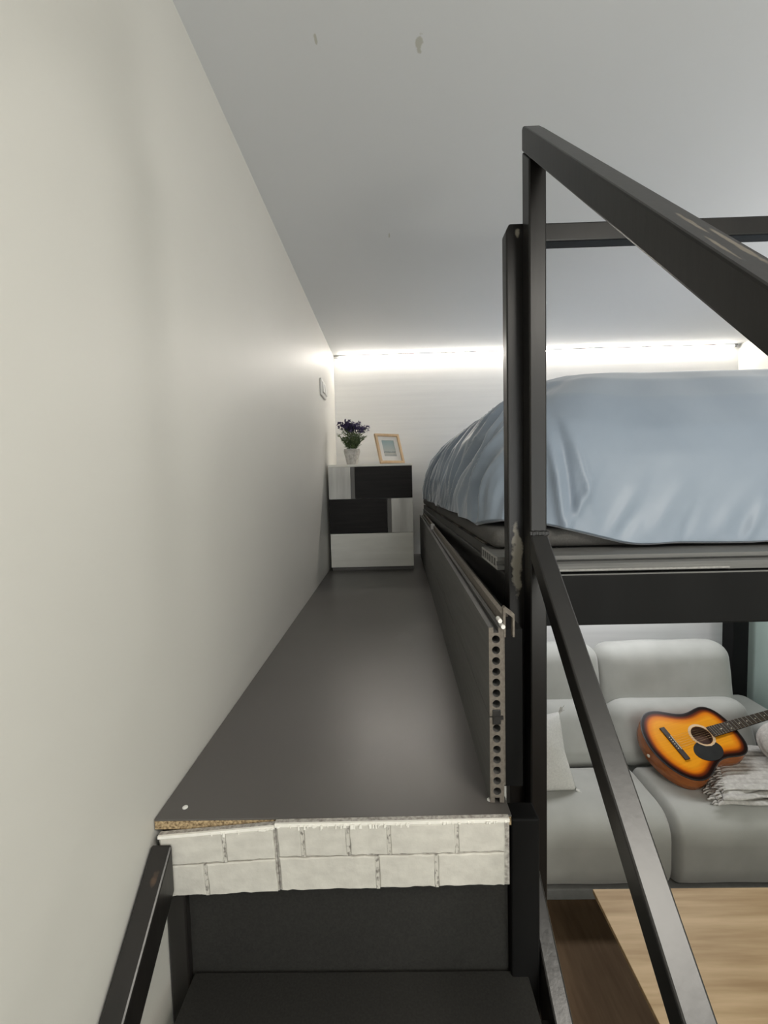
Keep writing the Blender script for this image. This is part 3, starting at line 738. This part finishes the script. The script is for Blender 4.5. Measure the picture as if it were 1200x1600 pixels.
obj('strap_button', lathe([(.004, 0), (.004, .004), (.008, .006), (.008, .010), (.004, .012)], 12), MT['g_ivory'], gt, loc=(.001, 0, -.046)).rotation_euler = (0, math.radians(-90), 0)

# ------------------------------------------------------------------ knitted throw folded on the sofa seat + knitted roll
def throw_layer(x0, x1, y0, y1, z, seedv, skew):
    """one folded layer of chunky ribbed knit with thickness"""
    nx, ny = 90, 70; bm = bmesh.new(); G = {}
    for s in (0, 1):
        for i in range(nx+1):
            for j in range(ny+1):
                u, v = i/nx, j/ny
                x = x0 + (x1-x0)*u + skew*(v) + .014*noise.noise(Vector((v*6, seedv, u)))*(1-u)
                y = y0 + (y1-y0)*v + .020*noise.noise(Vector((u*4, seedv, 3)))*(1-v)
                e = min(1, min(u, v, 1-v)*18) ** .5
                rib = abs(math.sin((v*11 + .9*noise.noise(Vector((u*2.5, v*2, seedv))))*math.pi))
                zz = z + (.004 + .011*e*(.35+.65*rib) + .012*noise.noise(Vector((u*3, v*3, seedv)))*e if s else 0)
                zz += .010*math.sin(u*3+seedv)*0
                G[s, i, j] = bm.verts.new((x, y, zz))
    for i in range(nx):
        for j in range(ny):
            bm.faces.new((G[1, i, j], G[1, i+1, j], G[1, i+1, j+1], G[1, i, j+1])); bm.faces.new((G[0, i, j], G[0, i, j+1], G[0, i+1, j+1], G[0, i+1, j]))
    for i in range(nx):
        for j in (0, ny): bm.faces.new((G[0, i, j], G[0, i+1, j], G[1, i+1, j], G[1, i, j]))
    for j in range(ny):
        for i in (0, nx): bm.faces.new((G[0, i, j], G[0, i, j+1], G[1, i, j+1], G[1, i, j]))
    return bm
t = thing('knitted_throw', 'folded cream chunky knit throw with fringe beneath the guitar neck', 'blanket')
for k, (x0, y0, zz) in enumerate(((1.86, 2.015, SEATZ+.014), (1.89, 2.03, SEATZ+.036), (1.92, 2.05, SEATZ+.058))):
    obj('fold', throw_layer(x0, 2.405, y0, 2.40, zz, k*3.3, .14+.03*k), MT['knit'], t, True)
bm = bmesh.new()
for k in range(60):
    v = k/59; lay_ = k % 3
    p = Vector(((1.86+.03*lay_) + (.14+.03*lay_)*v, 2.02+.017*lay_ + (2.40-2.04)*v, SEATZ+.020+.022*lay_))
    q = p + Vector((-random.uniform(.02, .045), random.uniform(-.012, .008), -random.uniform(.002, .012)))
    q.z = max(q.z, SEATZ+.016); tube([p, (p+q)/2+Vector((0, 0, .004)), q], [.0055, .0045, .003], 6, bm)
o = obj('fringe', bm, MT['knit'], t, True); o['kind'] = 'stuff'

def roll():
    bm = bmesh.new(); nl, ns = 64, 40; rings = []
    for i in range(nl+1):
        u = i/nl; e = (max(0, 1-(2*u-1)**6))**.5; ring = []
        for k in range(ns):
            a = 2*math.pi*k/ns
            r = .105*e*(1+.055*math.sin(u*2*math.pi*9+a*1.0)) + .003
            ring.append(bm.verts.new((-.16+.32*u, r*math.cos(a), r*math.sin(a)*.9)))
        rings.append(ring)
    for q, s in zip(rings, rings[1:]):
        for k in range(ns): bm.faces.new((q[k], q[(k+1) % ns], s[(k+1) % ns], s[k]))
    bm.faces.new(rings[0]); bm.faces.new(rings[-1]); return bm
o = tag(obj('knitted_bolster', roll(), MT['knit'], None, True, loc=(2.37, 2.23, SEATZ+.172)), 'ribbed cream knit bolster propping the guitar neck at the right edge', 'cushion')
o.rotation_euler = (0, math.radians(20), math.radians(35))
